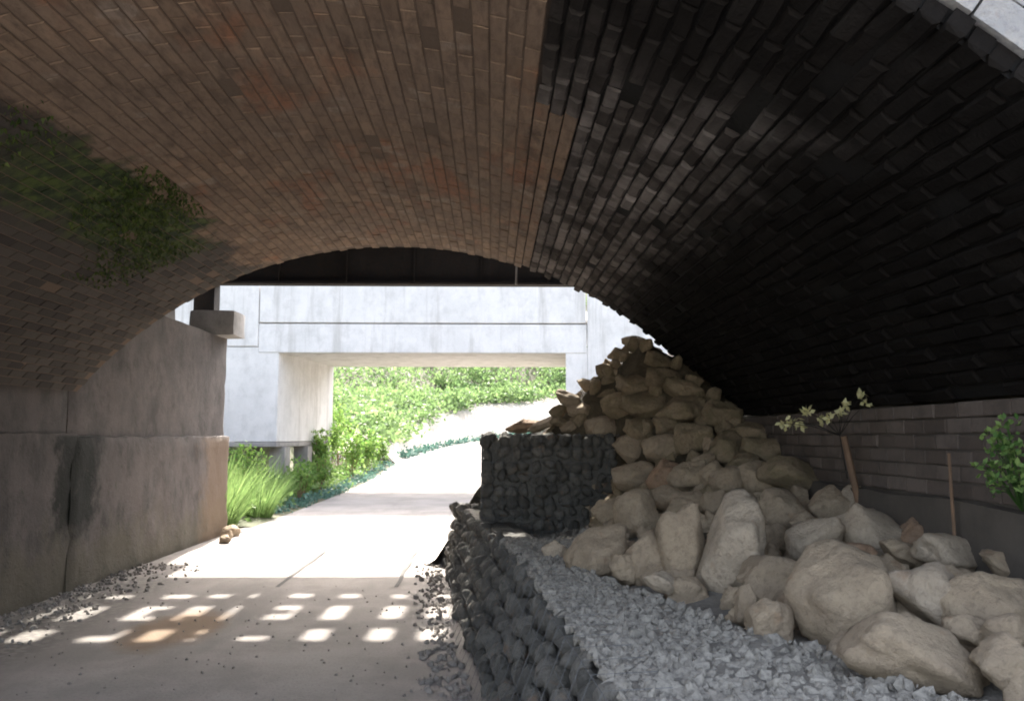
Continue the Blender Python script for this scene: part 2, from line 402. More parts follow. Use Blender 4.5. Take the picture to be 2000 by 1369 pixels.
def barrel_shell():
    V = []; Fc = []; n = 80; ny = 26; m = ny + 1
    for i in range(n + 1):
        th = TH0 + (TH1 - TH0) * i / n
        for j in range(m):
            yy_ = Y0 + .02 + (Y1 - Y0 - .02) * j / ny
            V.append(arc(th, RAD + (.006 if CX + RAD * math.sin(th) < .22 else .024), yy_))
    for i in range(n):
        for j in range(ny):
            a = i * m + j; Fc.append((a, a + 1, a + m + 1, a + m))
    b = len(V)
    for i in range(n + 1):
        th = TH0 + (TH1 - TH0) * i / n
        for y in (Y0 + .02, Y1): V.append(arc(th, RAD + .076, y))
    for i in range(n):
        Fc.append((b + 2 * i, b + 2 * i + 2, b + 2 * i + 3, b + 2 * i + 1))
        Fc.append((i * m, (i + 1) * m, b + 2 * i + 2, b + 2 * i)); Fc.append((i * m + ny, b + 2 * i + 1, b + 2 * i + 3, (i + 1) * m + ny))
    mesh_obj('vault_mortar', V, Fc, M['mortar'], bridge)
barrel_shell()
def fill_mass():
    V = []; Fc = []; xs = list(np.linspace(-14, -4.56, 6)) + list(np.linspace(-4.54, 2.66, 50)) + list(np.linspace(2.68, 13, 6))
    for x in xs:
        zb = 0.0
        if -4.55 < x < 2.67: zb = CZ + math.sqrt(max(0.01, (RAD + .22) ** 2 - (x - CX) ** 2)) if abs(x - CX) < RAD else 1.2
        for y in (Y0 + .2, Y1 - .03):
            for z in (zb, 5.55): V.append((x, y, z))
    n = len(xs)
    for i in range(n - 1):
        a, b = 4 * i, 4 * i + 4
        Fc += [(a, b, b + 1, a + 1), (a + 2, a + 3, b + 3, b + 2), (a + 1, b + 1, b + 3, a + 3), (a, a + 2, b + 2, b)]
    mesh_obj('masonry_core', V, Fc, M['fill'], bridge)
fill_mass()

# one brick of each sort, several variants each sharing mesh data
def brick_geo(w, l, d, ch, jit, rng):
    hw, hl = w / 2, l / 2
    V = []
    for (sx, sy) in ((-1, -1), (1, -1), (1, 1), (-1, 1)):
        V.append((sx * (hw - ch) + rng.uniform(-jit, jit), sy * (hl - ch) + rng.uniform(-jit, jit), rng.uniform(-jit, jit)))
    for (sx, sy) in ((-1, -1), (1, -1), (1, 1), (-1, 1)):
        V.append((sx * hw + rng.uniform(-jit, jit) * .6, sy * hl + rng.uniform(-jit, jit) * .6, -ch * 1.1))
    for (sx, sy) in ((-1, -1), (1, -1), (1, 1), (-1, 1)): V.append((sx * hw, sy * hl, -d))
    Fc = [(0, 1, 2, 3)]
    for k in range(4): Fc.append((k, 4 + k, 4 + (k + 1) % 4, (k + 1) % 4)); Fc.append((4 + k, 8 + k, 8 + (k + 1) % 4, 4 + (k + 1) % 4))
    return V, Fc
def set_tint(me, vals):
    a = me.attributes.new('tint', 'FLOAT', 'POINT'); a.data.foreach_set('value', np.asarray(vals, dtype=np.float32))
rng = random.Random(3)
NVAR = 14
bvar = {}
for side, ch, jit in (('l', .0035, .002), ('r', .011, .006), ('w', .005, .003)):
    for k in range(NVAR):
        g = brick_geo(.077 if side != 'r' else .073, .232 if side != 'r' else .228, .07, ch, jit, rng); tv = (k + .5) / NVAR
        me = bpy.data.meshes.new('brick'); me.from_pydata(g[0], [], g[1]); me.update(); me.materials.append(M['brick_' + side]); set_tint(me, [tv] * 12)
        bvar[side, k] = (me, g, tv)
def seen_area(p, w, l, axw, axl, nrm):
    d = p - EYE; loc = CAMR.transposed() @ d
    if loc.z > -.3: return 0
    u = 1000 + F_PX * loc.x / -loc.z; v = 684.5 - F_PX * loc.y / -loc.z
    if not (0 < u < 2000 and 0 < v < 1369): return 0
    return w * l * max(0, -nrm.dot(d.normalized())) * (F_PX / -loc.z) ** 2
bricks = []                                             # (area, side, variant, matrix)
def bound(y): return (.22 if y < 4.6 else .50 if y < 5.9 else .40)
ncourse = int((TH1 - TH0) * RAD / .0855); pitch = (TH1 - TH0) / ncourse
for c in range(ncourse):
    th = TH0 + (c + .5) * pitch; off = (c % 2) * .121 + rng.uniform(-.02, .02)
    y = Y0 + .06 - off
    while y < Y1 - .10:
        yc = y + .06; y += .2425
        half = yc < Y0 + .09
        if half: yc = Y0 + .056 + rng.uniform(-.004, .004)
        xx = CX + RAD * math.sin(th)
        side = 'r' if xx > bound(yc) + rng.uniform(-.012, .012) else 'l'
        rec = rng.gauss(0, .0013) if side == 'l' else rng.gauss(0, .006)
        if rng.random() < (.006 if side == 'l' else .02): rec = -.035
        p = arc(th, RAD - rec, yc)
        X = Vector((math.cos(th), 0, -math.sin(th))); Z = Vector((-math.sin(th), 0, -math.cos(th))); Y = Z.cross(X)
        mw = Matrix((X, Y, Z)).transposed().to_4x4(); mw.translation = p
        mw = mw @ Euler([rng.gauss(0, .003 if side == 'l' else .014) for _ in range(3)]).to_matrix().to_4x4()
        if half: mw = mw @ Matrix.Diagonal((1, .48, 1, 1))
        a = seen_area(p, .074, .229, X, Y, Z)
        bricks.append([a, side, rng.randrange(NVAR), mw])
# right abutment: courses under the springing, seen above the rubble
XR, ZR = 2.475, 1.78
for c in range(6):
    zc = ZR - .045 - c * .0855
    y = Y0 + .1 + (c % 2) * .12
    while y < Y1 - .1:
        yc = y + .115; y += .2425
        p = Vector((XR - .004 - rng.gauss(0, .0015), yc, zc)); Z = Vector((-1, 0, 0)); X = Vector((0, 0, 1)); Y = Z.cross(X)
        mw = Matrix((X, Y, Z)).transposed().to_4x4(); mw.translation = p
        bricks.append([seen_area(p, .074, .229, X, Y, Z), 'w', rng.randrange(NVAR), mw])
bricks.sort(key=lambda b: -b[0])
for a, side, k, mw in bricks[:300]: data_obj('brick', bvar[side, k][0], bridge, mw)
for side in 'lrw':
    V = []; Fc = []; T = []
    for a, s_, k, mw in bricks[300:]:
        if s_ != side: continue
        g = bvar[s_, k][1]; n = len(V)
        V += [mw @ Vector(v) for v in g[0]]; Fc += [tuple(i + n for i in f) for f in g[1]]; T += [bvar[s_, k][2]] * 12
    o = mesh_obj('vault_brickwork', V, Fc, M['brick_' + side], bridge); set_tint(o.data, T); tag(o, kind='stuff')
# hanging moss on the left haunch
V = []; Fc = []; T = []
for _ in range(9000):
    th = rng.uniform(-.60, -.30); yc = rng.uniform(4.2, 7.9); p = arc(th, RAD - .004, yc)
    m_ = noise.noise(Vector((p.x * 1.1, p.y * .8, 3.1))) + 1.0 - abs(yc - 6.2) / 1.9 - abs(th + .44) / .17 * .55
    if m_ < rng.uniform(.1, .75): continue
    l = rng.uniform(.012, .04); dn = Vector((rng.gauss(0, .5), rng.gauss(0, .5), -1)).normalized(); sd_ = dn.orthogonal(); sd_.rotate(Matrix.Rotation(rng.uniform(0, 6.28), 3, dn)); n = len(V)
    V += [p + sd_ * l * .25, p - sd_ * l * .25, p + dn * l]; Fc.append((n, n + 1, n + 2)); T += [rng.random()] * 3
o = mesh_obj('moss', V, Fc, M['moss'], bridge); set_tint(o.data, T); tag(o, kind='stuff')
# abutments of the arch
rough_box('abutment_wall', -9, -4.42, Y0 + .02, 9.22, -.1, 2.09, M['abut'], bridge, .2, .008, 2, .012)
rough_box('abutment_plinth', -8.6, -4.375, Y0 + .04, 9.40, -.1, 1.63, M['abut'], bridge, .1, .014, 3.2, .02)
rough_box('abutment_wall', 2.482, 8, Y0 + .02, 9.22, -.1, 1.79, M['fill'], bridge, .25, .01)
rough_box('abutment_ledge', 2.40, 8, Y0 + .05, 9.20, -.1, 1.27, M['fill'], bridge, .2, .02)

# pale stone ring and spandrel on the near face
def wedge(name, t0, t1, r0, r1, y0, y1, mat):
    V = []; n = 3
    for y in (y0, y1):
        for r in (r0, r1):
            for k in range(n + 1): V.append(arc(t0 + (t1 - t0) * k / n, r, y))
    m = n + 1; Fc = []
    for k in range(n):
        Fc += [(k, k + 1, m + k + 1, m + k), (2 * m + k, 3 * m + k, 3 * m + k + 1, 2 * m + k + 1), (k, 2 * m + k, 2 * m + k + 1, k + 1), (m + k, m + k + 1, 3 * m + k + 1, 3 * m + k)]
    Fc += [(0, m, 3 * m, 2 * m), (n, 2 * m + n, 3 * m + n, m + n)]
    o = mesh_obj(name, V, Fc, mat, bridge)
    bm = bmesh.new(); bm.from_mesh(o.data); bmesh.ops.recalc_face_normals(bm, faces=bm.faces); bm.to_mesh(o.data); bm.free()
    return o
def ring(r0, r1, length, y0, y1):
    th = TH0 - .03
    while th < TH1 + .03:
        d = length * rng.uniform(.8, 1.2) / r0
        wedge('voussoir', th, th + d - .011 / r0, r0, r1 - .011, y0 + rng.uniform(-.012, .012), y1, M['spandrel']); th += d
ring(RAD + .078, RAD + .20, .27, Y0 - .01, Y0 + .17)
ring(RAD + .20, RAD + .45, .36, Y0 - .005, Y0 + .19)
mesh_obj('ring_joint', *(lambda: ([arc(TH0 + (TH1 - TH0) * k / 60, r, Y0 + .03) for r in (RAD + .004, RAD + .46) for k in range(61)], [(k, k + 1, 62 + k, 61 + k) for k in range(60)]))(), M['mortar'], bridge)
RS = RAD + .46
zc = 0.0
while zc < 5.5:
    h = rng.choice((.26, .3, .34)); x = -10 + rng.uniform(0, .4)
    while x < 9:
        l = rng.uniform(.42, .78); pts = []
        x0, x1, z0, z1 = x, x + l - .012, zc, zc + h - .012; x += l
        for a, b in (((x0, z0), (x1, z0)), ((x1, z0), (x1, z1)), ((x1, z1), (x0, z1)), ((x0, z1), (x0, z0))):
            for k in range(5): pts.append((a[0] + (b[0] - a[0]) * k / 5, a[1] + (b[1] - a[1]) * k / 5))
        ins = [math.hypot(px - CX, pz - CZ) < RS for px, pz in pts]
        if all(ins): continue
        cxm = (x0 + x1) / 2
        if zc < 1.9 and -4.45 < cxm < 2.6: continue
        if any(ins):
            q = []
            for px, pz in pts:
                r = math.hypot(px - CX, pz - CZ)
                if r < RS: px, pz = CX + (px - CX) * RS / r, CZ + (pz - CZ) * RS / r
                if not q or math.hypot(q[-1][0] - px, q[-1][1] - pz) > .004: q.append((min(max(px, x0), x1), min(max(pz, z0), z1 + .0)))
            pts = q
            area = abs(sum(pts[i][0] * pts[(i + 1) % len(pts)][1] - pts[(i + 1) % len(pts)][0] * pts[i][1] for i in range(len(pts)))) / 2
            if area < .012: continue
        if z1 < .05: continue
        yf = Y0 + rng.uniform(-.015, .02); n = len(pts)
        V = [(a, yf, b) for a, b in pts] + [(a, Y0 + .18, b) for a, b in pts]
        Fc = [tuple(range(n))] + [(k, n + k, n + (k + 1) % n, (k + 1) % n) for k in range(n)]
        # only the stretch that could be seen from near the camera
        if -6 < cxm < 5.2: mesh_obj('spandrel_stone', V, Fc, M['spandrel'], bridge)
    zc += h

# ------------------------------------------------------------------ girder rail bridge just beyond
rail = empty('open_deck_girder_bridge'); tag(rail, 'dark low girder bridge with open sleeper deck on grey abutments just beyond arch', 'bridge')
AB_T = 3.22
rough_box('abutment', -9, -4.425, 9.24, 14.62, -.1, AB_T, M['abut'], rail, .13, .012, 2.4, .02)
rough_box('abutment_plinth', -8.8, -4.355, 9.22, 14.72, -.1, 1.60, M['abut'], rail, .1, .02, 3.0, .03)
rough_box('abutment_back_wall', -9, -5.15, 9.4, 14.2, AB_T - .05, 5.0, M['greycon'], rail, .3, .02)
rough_box('bearing_block', -4.9, -4.15, 14.05, 14.70, AB_T - .02, 3.62, M['greycon'], rail, .12, .012)
rough_box('bearing_block', -5.0, -4.6, 9.8, 10.6, AB_T - .02, 3.60, M['greycon'], rail, .12, .012)
rough_box('abutment', 2.9, 8, 9.26, 14.32, -.1, AB_T, M['abut'], rail, .25, .028, 1.6, .035)
rough_box('abutment_back_wall', 3.7, 8, 9.4, 14.2, AB_T - .05, 5.0, M['greycon'], rail, .3, .02)
def girder(y):
    b = MB(); x0, x1 = -5.1, 3.65
    b.box(x0, x1, y - .02, y + .02, 4.16, 4.86)
    b.box(x0, x1, y - .12, y + .12, 4.12, 4.157); b.box(x0, x1, y - .12, y + .12, 4.863, 4.90)
    b.build('girder', M['steel'], rail)
    for k in range(8):
        x = x0 + .4 + k * 1.13
        s = MB(); s.box(x - .01, x + .01, y - .115, y - .022, 4.16, 4.86); s.build('stiffener', M['steel'], rail)
    for x in (-4.78, 3.3):
        s = MB(); s.box(x - .17, x + .17, y - .15, y + .15, 3.56, 4.118); s.build('bearing_post', M['steel'], rail)
girder(14.57); girder(11.45); girder(10.2)
x = -5.0
while x < 3.7:
    w = rng.choice((.14, .17, .2, .26, .32)); s = MB(); s.box(x, x + w, 9.5 + rng.uniform(-.06, .06), 14.75 + rng.uniform(-.03, .03), 4.905, 5.06)
    s.build('sleeper', M['timber'], rail); x += w + rng.choice((.07, .13, .2, .24, .28, .33))
y = 9.34
while y < 12.58:
    s = MB(); s.box(-5.1, 3.7, y, y + .19, 5.064, 5.115); s.build('deck_board', M['timber'], rail); y += .196
for yb in (13.12, 13.30, 14.10, 14.29):
    s = MB(); s.box(-5.1, 3.7, yb, yb + .165, 5.064, 5.115); s.build('deck_board', M['timber'], rail)
for yb, d in ((12.74, .34), (13.48, .58), (14.47, .24)):  # short random boards added to break up the sun patches below
    for k in range(7):
        xb = rng.uniform(-5, 3); w = rng.uniform(.12, .3); y0 = yb + rng.uniform(0, d * .5)
        s = MB(); s.box(xb, xb + w, y0, y0 + rng.uniform(.12, d), 5.064, 5.10); s.build('deck_board', M['timber'], rail)
for yr in (10.35, 11.8):
    s = MB(); s.box(-5.1, 3.7, yr - .07, yr + .07, 5.118, 5.14); s.box(-5.1, 3.7, yr - .012, yr + .012, 5.14, 5.24); s.box(-5.1, 3.7, yr - .035, yr + .035, 5.24, 5.28)
    s.build('rail', M['steel'], rail)
# thin pipe that hangs off the arch edge
pb = MB(); a = at_y(1012, 500, 9.35); b2 = at_y(1008, 556, 9.35)
pb.tube([a + Vector((0, 0, .5)), b2], .012); dp = pb.build('drain_pipe', M['greycon']); tag(dp, 'thin pale drain pipe hanging against dark girder under arch edge', 'pipe')

# ------------------------------------------------------------------ pale concrete bridge further on
cb = empty('concrete_bridge'); tag(cb, 'pale concrete road bridge with flat beam and square piers beyond the girder bridge', 'bridge')
YF, YB, SH = 24.0, 29.2, .11
def cbox(name, x0, x1, y0, y1, z0, z1, mat='pale', amp=.004):
    b = MB(); b.box(x0, x1, y0, y1, z0, z1, SH, YF); o = b.build(name, M[mat], cb)
    bm = bmesh.new(); bm.from_mesh(o.data); bmesh.ops.recalc_face_normals(bm, faces=bm.faces); bmesh.ops.bevel(bm, geom=bm.edges[:], offset=.018, segments=1, affect='EDGES'); bm.to_mesh(o.data); bm.free(); return o
cbox('pier', -7.42, -5.86, YF, YB, 1.42, 4.02)
cbox('pier', 2.05, 3.9, YF, YB, -.1, 4.02)
cbox('beam', -6.42, 2.64, YF - .02, YF + .9, 3.86, 4.665)
cbox('deck_slab', -5.9, 2.1, YF + .92, YB - .02, 3.88, 4.6)
cbox('parapet', -6.40, 2.62, YF - .05, YF + .25, 4.69, 5.74)
cbox('parapet', -9.5, 5.5, YB - .25, YB + .02, 4.6, 5.74)
cbox('deck_surface', -9.5, 7, YF + .28, YB - .28, 4.62, 4.85)
cbox('wing_wall', -9.5, -6.43, YF - .025, YF + .3, 4.03, 5.74)
cbox('wing_wall', 2.655, 9.5, YF - .03, YF + .3, 1.2, 5.74)
cbox('pile_cap', -7.6, -5.84, YF - .06, YB + .05, 1.28, 1.41, 'greycon')
for yp in (24.6, 26.6, 28.6):
    rough_box('pile', -6.2, -5.75, yp - .22, yp + .22, -.2, 1.29, M['greycon'], cb, .2, .015, 2, .02, SH, YF)
rough_box('back_wall', -9.5, -7.35, YF + .1, YB, -.2, 1.40, M['greycon'], cb, .4, .03, 1.2, .03, SH, YF)

# ------------------------------------------------------------------ stones
def stone_mesh(name, sub, seed, mat, planes=13, p=9, rough=.05):
    r = random.Random(seed); bm = bmesh.new(); bmesh.ops.create_icosphere(bm, subdivisions=sub, radius=1)
    N = []
    for _ in range(planes):
        v = Vector((r.gauss(0, 1), r.gauss(0, 1), r.gauss(0, 1))).normalized(); N.append((v, r.uniform(.72, 1.0)))
    for v in bm.verts:
        d = v.co.normalized(); s = 0
        for n, q in N:
            c = max(0, n.dot(d)) / q; s += c ** p
        rr = min(1.35, s ** (-1 / p) if s > 1e-6 else 1.3)
        o_ = Vector((seed * 1.7, seed * .3, 0))
        rr *= 1 + rough * noise.fractal(d * 1.6 + o_, 1, 2, 4)
        v.co = d * rr
    ext = [max(abs(v.co[k]) for v in bm.verts) for k in range(3)]
    for v in bm.verts: v.co = Vector((v.co.x / ext[0], v.co.y / ext[1], v.co.z / ext[2]))
    me = bpy.data.meshes.new(name); bm.to_mesh(me); bm.free(); me.materials.append(mat)
    me.polygons.foreach_set('use_smooth', [True] * len(me.polygons)); return me

def interp(y, tab):
    if y <= tab[0][0]: return tab[0][1]
    for (a, va), (b, vb) in zip(tab[:-1], tab[1:]):
        if y <= b: return va + (vb - va) * (y - a) / (b - a)
    return tab[-1][1]
TOE = [(1.0, 2.05), (2.0, 1.75), (3.1, 1.37), (5.6, .49), (7.5, .75), (9.0, 1.15), (11.5, 1.2)]
ZWALL = [(2, .95), (4.5, 1.02), (5.5, 1.10), (6.7, 1.27), (7.6, 1.47), (8.4, 1.78), (9.0, 2.05), (11.5, 2.2)]
ZG = .75
EDGE_T = [(1.0, .47), (3, .41), (4.8, .28), (6.5, .15), (9, -.12), (11, -.46)]
EDGE_B = [(1.0, .17), (3, .1), (5.55, -.07), (7.8, -.34), (11, -.58)]
def H(x, y):
    xt = interp(y, TOE); zw = interp(y, ZWALL)
    u = max(0, min(1, (x - xt) / (2.48 - xt)))
    z = ZG + (zw - ZG) * u ** .62
    z += .92 * math.exp(-((x - 1.8) / .62) ** 2 - ((y - 9.3) / .95) ** 2) * min(1, u * 3)
    z -= .2 * math.exp(-((x - .45) / .5) ** 2 - ((y - 8.7) / .8) ** 2) * (1 - min(1, u * 4))
    if y > 8.9 and x > .3:
        zi = CZ + math.sqrt(max(.01, RAD ** 2 - (x - CX) ** 2)) + .12
        ys = 8.9 if x > 1.34 else 9.2
        z = z + (max(z, min(zi, 1.55 + (x - .55) * 1.08)) - z) * max(0, min(1, (y - ys) / .35))
    return z
def hit(px, py):
    d = px_dir(px, py); t = 2.2
    while t < 11.5:
        p = EYE + d * t
        if p.y > 10.2: break
        if p.z < H(p.x, p.y): return p, t
        t += .01
    p = at_y(px, py, 9.6); return p, (p - EYE).length
# rubble core under the stones
def core():
    V = []; Fc = []; nx, ny = 40, 70
    for j in range(ny + 1):
        y = 1.0 + 10.4 * j / ny
        for i in range(nx + 1):
            xe = interp(y, EDGE_T) + .03; x = xe + (2.42 - xe) * i / nx
            z = H(x, y) - .13 * min(1, max(0, (x - interp(y, TOE)) * 5)) + .02 * noise.noise(Vector((x, y, 0)) * 5)
            if x < interp(y, TOE) + .02: z -= .02
            V.append((x, y, z))
    for j in range(ny):
        for i in range(nx):
            a = j * (nx + 1) + i; Fc.append((a, a + 1, a + nx + 2, a + nx + 1))
    tag(mesh_obj('gravel_bed', V, Fc, M['bed'], smooth=True), kind='structure')
core()

BV = {}
for key, cnt in (('boulder', 12), ('boulder_pale', 6), ('boulder_moss', 8), ('boulder_red', 3)):
    BV[key] = [stone_mesh('rock', 4, hash_ + 31 * len(key), M[key], 14, 34, .13) for hash_ in range(cnt)]
placed = []
def rock(cx, cy, rx, ry, rot, kind, label, group=None, var=None, depth=None, push=.35, name='boulder'):
    if depth is None: p, t = hit(cx, cy)
    else: p = at_y(cx, cy, depth); t = (p - EYE).length
    d = (p - EYE).normalized()
    dz = -(CAMR.transposed() @ (p - EYE)).z
    sx, sz = rx * dz / F_PX * 1.17, ry * dz / F_PX * 1.17; sy = .5 * (sx + sz)
    p = p + d * (sy * push - sy * .25)
    me = BV[kind][(len(placed) if var is None else var) % len(BV[kind])]
    R3 = CAMR @ Matrix.Rotation(R_(rot), 3, 'Z') @ Matrix.Rotation(R_(-90), 3, 'X')
    # local x = image right, local z = image up
    mw = (R3.to_4x4()) @ Matrix.Diagonal((sx, sy, sz, 1))
    mw.translation = p
    o = data_obj(name, me, None, mw); tag(o, label, 'rock', group); placed.append((p, max(sx, sz)))
    return o
B, PL, MO, RE = 'boulder', 'boulder_pale', 'boulder_moss', 'boulder_red'
BIG = [
 (1645, 1183, 104, 96, 18, B, 'largest rounded grey-beige boulder with broad flat face at front of pile'),
 (1422, 1098, 52, 122, -6, PL, 'tall narrow pale boulder standing on end among the front rocks'),
 (1800, 1290, 128, 74, -24, B, 'wide brown boulder in the bottom right corner on the gravel'),
 (1830, 1175, 112, 52, -45, PL, 'long pale slab tilted down to the right beside the largest boulder'),
 (1925, 1180, 88, 60, -18, B, 'blocky beige rock at right edge resting on the long tilted slab'),
 (1855, 1085, 100, 36, -16, PL, 'flat pale slab lying across the rocks near the right edge'),
 (1915, 1040, 84, 38, -14, B, 'long flat rock against the wall at the right edge, behind flat slab'),
 (1516, 1132, 64, 58, 5, B, 'squarish pinkish-beige rock between tall pale boulder and largest boulder'),
 (1500, 1215, 42, 56, -22, B, 'wedge-shaped rock on gravel just left of the largest boulder'),
 (1580, 1060, 66, 36, 26, PL, 'pale pointed rock just above the largest boulder'),
 (1702, 1048, 62, 46, -28, PL, 'yellowish curved rock above right shoulder of the largest boulder'),
 (1662, 1085, 40, 30, 0, RE, 'small pinkish rock wedged on top of the largest boulder'),
 (1520, 1003, 50, 44, -32, B, 'angular brown rock with dark gap under its lower left side'),
 (1342, 1080, 54, 88, 5, B, 'tall pinkish boulder standing just left of the tall pale one'),
 (1352, 985, 44, 26, 0, B, 'flat rock capping the tall pinkish boulder'),
 (1248, 1012, 42, 50, 0, B, 'upright rounded rock in the left column of the pile'),
 (1170, 1082, 60, 52, 0, B, 'stout brown rock at the left foot of the pile beside gabion'),
 (1260, 1095, 42, 52, 0, B, 'upright beige rock between left foot rock and tall pinkish boulder'),
 (1090, 1084, 24, 26, 20, PL, 'small pale round stone lying alone at left foot of pile'),
 (1288, 1138, 28, 21, -30, PL, 'small white oval stone lying on the grey gravel'),
 (1500, 1050, 36, 32, 10, B, 'small square rock right of the upper end of tall pale boulder'),
 (1620, 990, 44, 40, 0, B, 'rounded beige rock below the wooden stake'),
 (1668, 985, 28, 30, 20, PL, 'small pale pointed stone below the wooden stake'),
 (1560, 935, 74, 36, -10, MO, 'wide greenish-beige slab at the upper right crest of pile'),
 (1480, 938, 44, 32, -8, B, 'olive-beige rock left of the wide crest slab'),
 (1300, 932, 34, 32, 0, RE, 'reddish rock in the middle of the upper slope'),
 (1415, 882, 42, 36, 0, MO, 'greenish round rock high on the slope below the sooty vault'),
 (1345, 860, 44, 30, 5, MO, 'olive rounded rock left of the greenish round rock'),
 (1790, 1042, 34, 28, 0, RE, 'orange-brown stone between flat slab and dark wall'),
 (1770, 985, 34, 28, 10, B, 'grey-beige knobbly stone at the crest right of wooden stake'),
 (1240, 936, 42, 32, 0, B, 'rounded rock above the upright left column of the pile'),
 (1182, 940, 34, 27, 0, B, 'rounded rock at left edge of pile against the upper gabion'),
 (1190, 1000, 34, 32, 0, B, 'beige rock above the stout left foot rock'),
 (1960, 1290, 60, 50, 0, B, 'partly cut-off rock at the far bottom right edge'),
]
for k, r in enumerate(BIG): rock(*r, var=k)
SHORT = ['largest boulder', 'tall pale boulder', 'wide brown corner boulder', 'long tilted slab', 'blocky rock at right edge', 'flat pale slab', 'long flat rock against the wall', 'squarish pinkish rock', 'wedge-shaped rock', 'pale pointed rock', 'yellowish curved rock', 'small pinkish rock', 'angular brown rock', 'tall pinkish boulder', 'flat capping rock', 'upright rounded rock', 'stout left foot rock', 'upright beige rock', 'small pale round stone', 'small white oval stone', 'small square rock', 'rounded rock below the stake', 'pale pointed stone below the stake', 'wide crest slab', 'olive-beige rock', 'reddish rock', 'greenish round rock', 'olive rounded rock', 'orange-brown stone', 'knobbly crest stone', 'rounded rock over the left column', 'rounded rock by the upper gabion', 'rock over the left foot', 'cut-off corner rock']
USED = set()
def where(cx, cy, lead):
    for k in sorted(range(len(BIG)), key=lambda k: math.hypot(BIG[k][0] - cx, BIG[k][1] - cy)):
        dx, dy = cx - BIG[k][0], BIG[k][1] - cy
        side = ['right of', 'above and right of', 'above', 'above and left of', 'left of', 'below and left of', 'below', 'below and right of'][int(round(math.degrees(math.atan2(dy, dx)) / 45)) % 8]
        t = f'{lead} {side} the {SHORT[k]}'
        if (side, k) not in USED: USED.add((side, k)); return t
MID = [(1430, 945, 38, 30, 0, B), (1345, 930, 38, 28, 0, B), (1390, 930, 30, 28, 0, B), (1290, 880, 34, 30, 0, B), (1235, 872, 34, 30, 0, B), (1500, 885, 48, 26, -8, MO), (1460, 850, 40, 24, -15, MO),
 (1330, 803, 52, 28, 0, MO), (1400, 812, 44, 26, -10, MO), (1260, 792, 46, 24, 5, MO), (1290, 742, 40, 22, -8, MO), (1210, 792, 34, 24, 0, MO), (1180, 840, 34, 24, 0, B), (1340, 765, 40, 20, -15, MO), (1200, 900, 30, 24, 0, B),
 (1700, 952, 36, 26, -10, B), (1735, 1003, 28, 28, 0, B), (1215, 1108, 24, 32, 0, B), (1570, 1020, 28, 22, 0, B), (1455, 1000, 24, 40, 10, B), (1640, 1030, 30, 20, 0, PL), (1300, 975, 34, 22, 0, B), (1400, 985, 28, 26, 0, B), (1460, 1180, 20, 40, 0, B), (1150, 1010, 20, 30, 0, B),
 (1250, 840, 30, 22, 0, MO), (1300, 835, 28, 20, 0, MO), (1375, 905, 24, 18, 0, B), (1960, 1100, 40, 25, -20, B), (1760, 1075, 40, 22, -20, B), (1450, 905, 30, 18, 0, MO), (1590, 900, 34, 18, -25, MO), (1540, 880, 30, 16, -25, MO), (1240, 755, 34, 20, 0, MO), (1280, 705, 30, 16, -20, MO), (1850, 1130, 40, 26, 0, B), (1970, 1240, 40, 36, 0, B), (1890, 1230, 40, 30, -30, B)]
for k, r in enumerate(MID):
    up = r[1] < 910
    rock(*r, where(r[0], r[1], 'mid-sized mossy rock' if up else 'mid-sized beige rock'), 'mossy rocks of the upper rubble slope' if up else 'beige rocks wedged in the lower rubble pile', var=k + 3)
ORD = 'topmost second third fourth fifth sixth seventh eighth ninth tenth eleventh twelfth thirteenth fourteenth fifteenth sixteenth seventeenth eighteenth nineteenth'.split()
for k, (cx, cy, rx, ry) in enumerate(sorted([(1110, 780, 24, 14), (1130, 803, 24, 15), (1088, 806, 18, 12), (1148, 752, 22, 13), (1178, 724, 20, 12), (1208, 694, 22, 12), (1236, 668, 24, 11), (1116, 836, 20, 14), (1060, 830, 28, 10), (1165, 780, 26, 16), (1198, 745, 26, 15), (1238, 715, 28, 15), (1266, 690, 26, 13), (1160, 815, 24, 14), (1190, 770, 22, 12), (1220, 735, 22, 12), (1250, 690, 18, 10), (1095, 826, 18, 10), (1140, 835, 18, 12)], key=lambda q: q[1])):
    rock(cx, cy, rx, ry, random.uniform(-20, 40), (B, MO)[k % 2], ORD[k] + ' stone from the peak down the jagged left skyline of rubble heap', 'skyline stones of the rubble heap', depth=9.55 + .1 * (k % 3), var=k, name='stone')
rock(1026, 832, 34, 12, 3, RE, 'flat pinkish slab lying on top of the upright gabion', depth=9.9, var=1, name='stone')
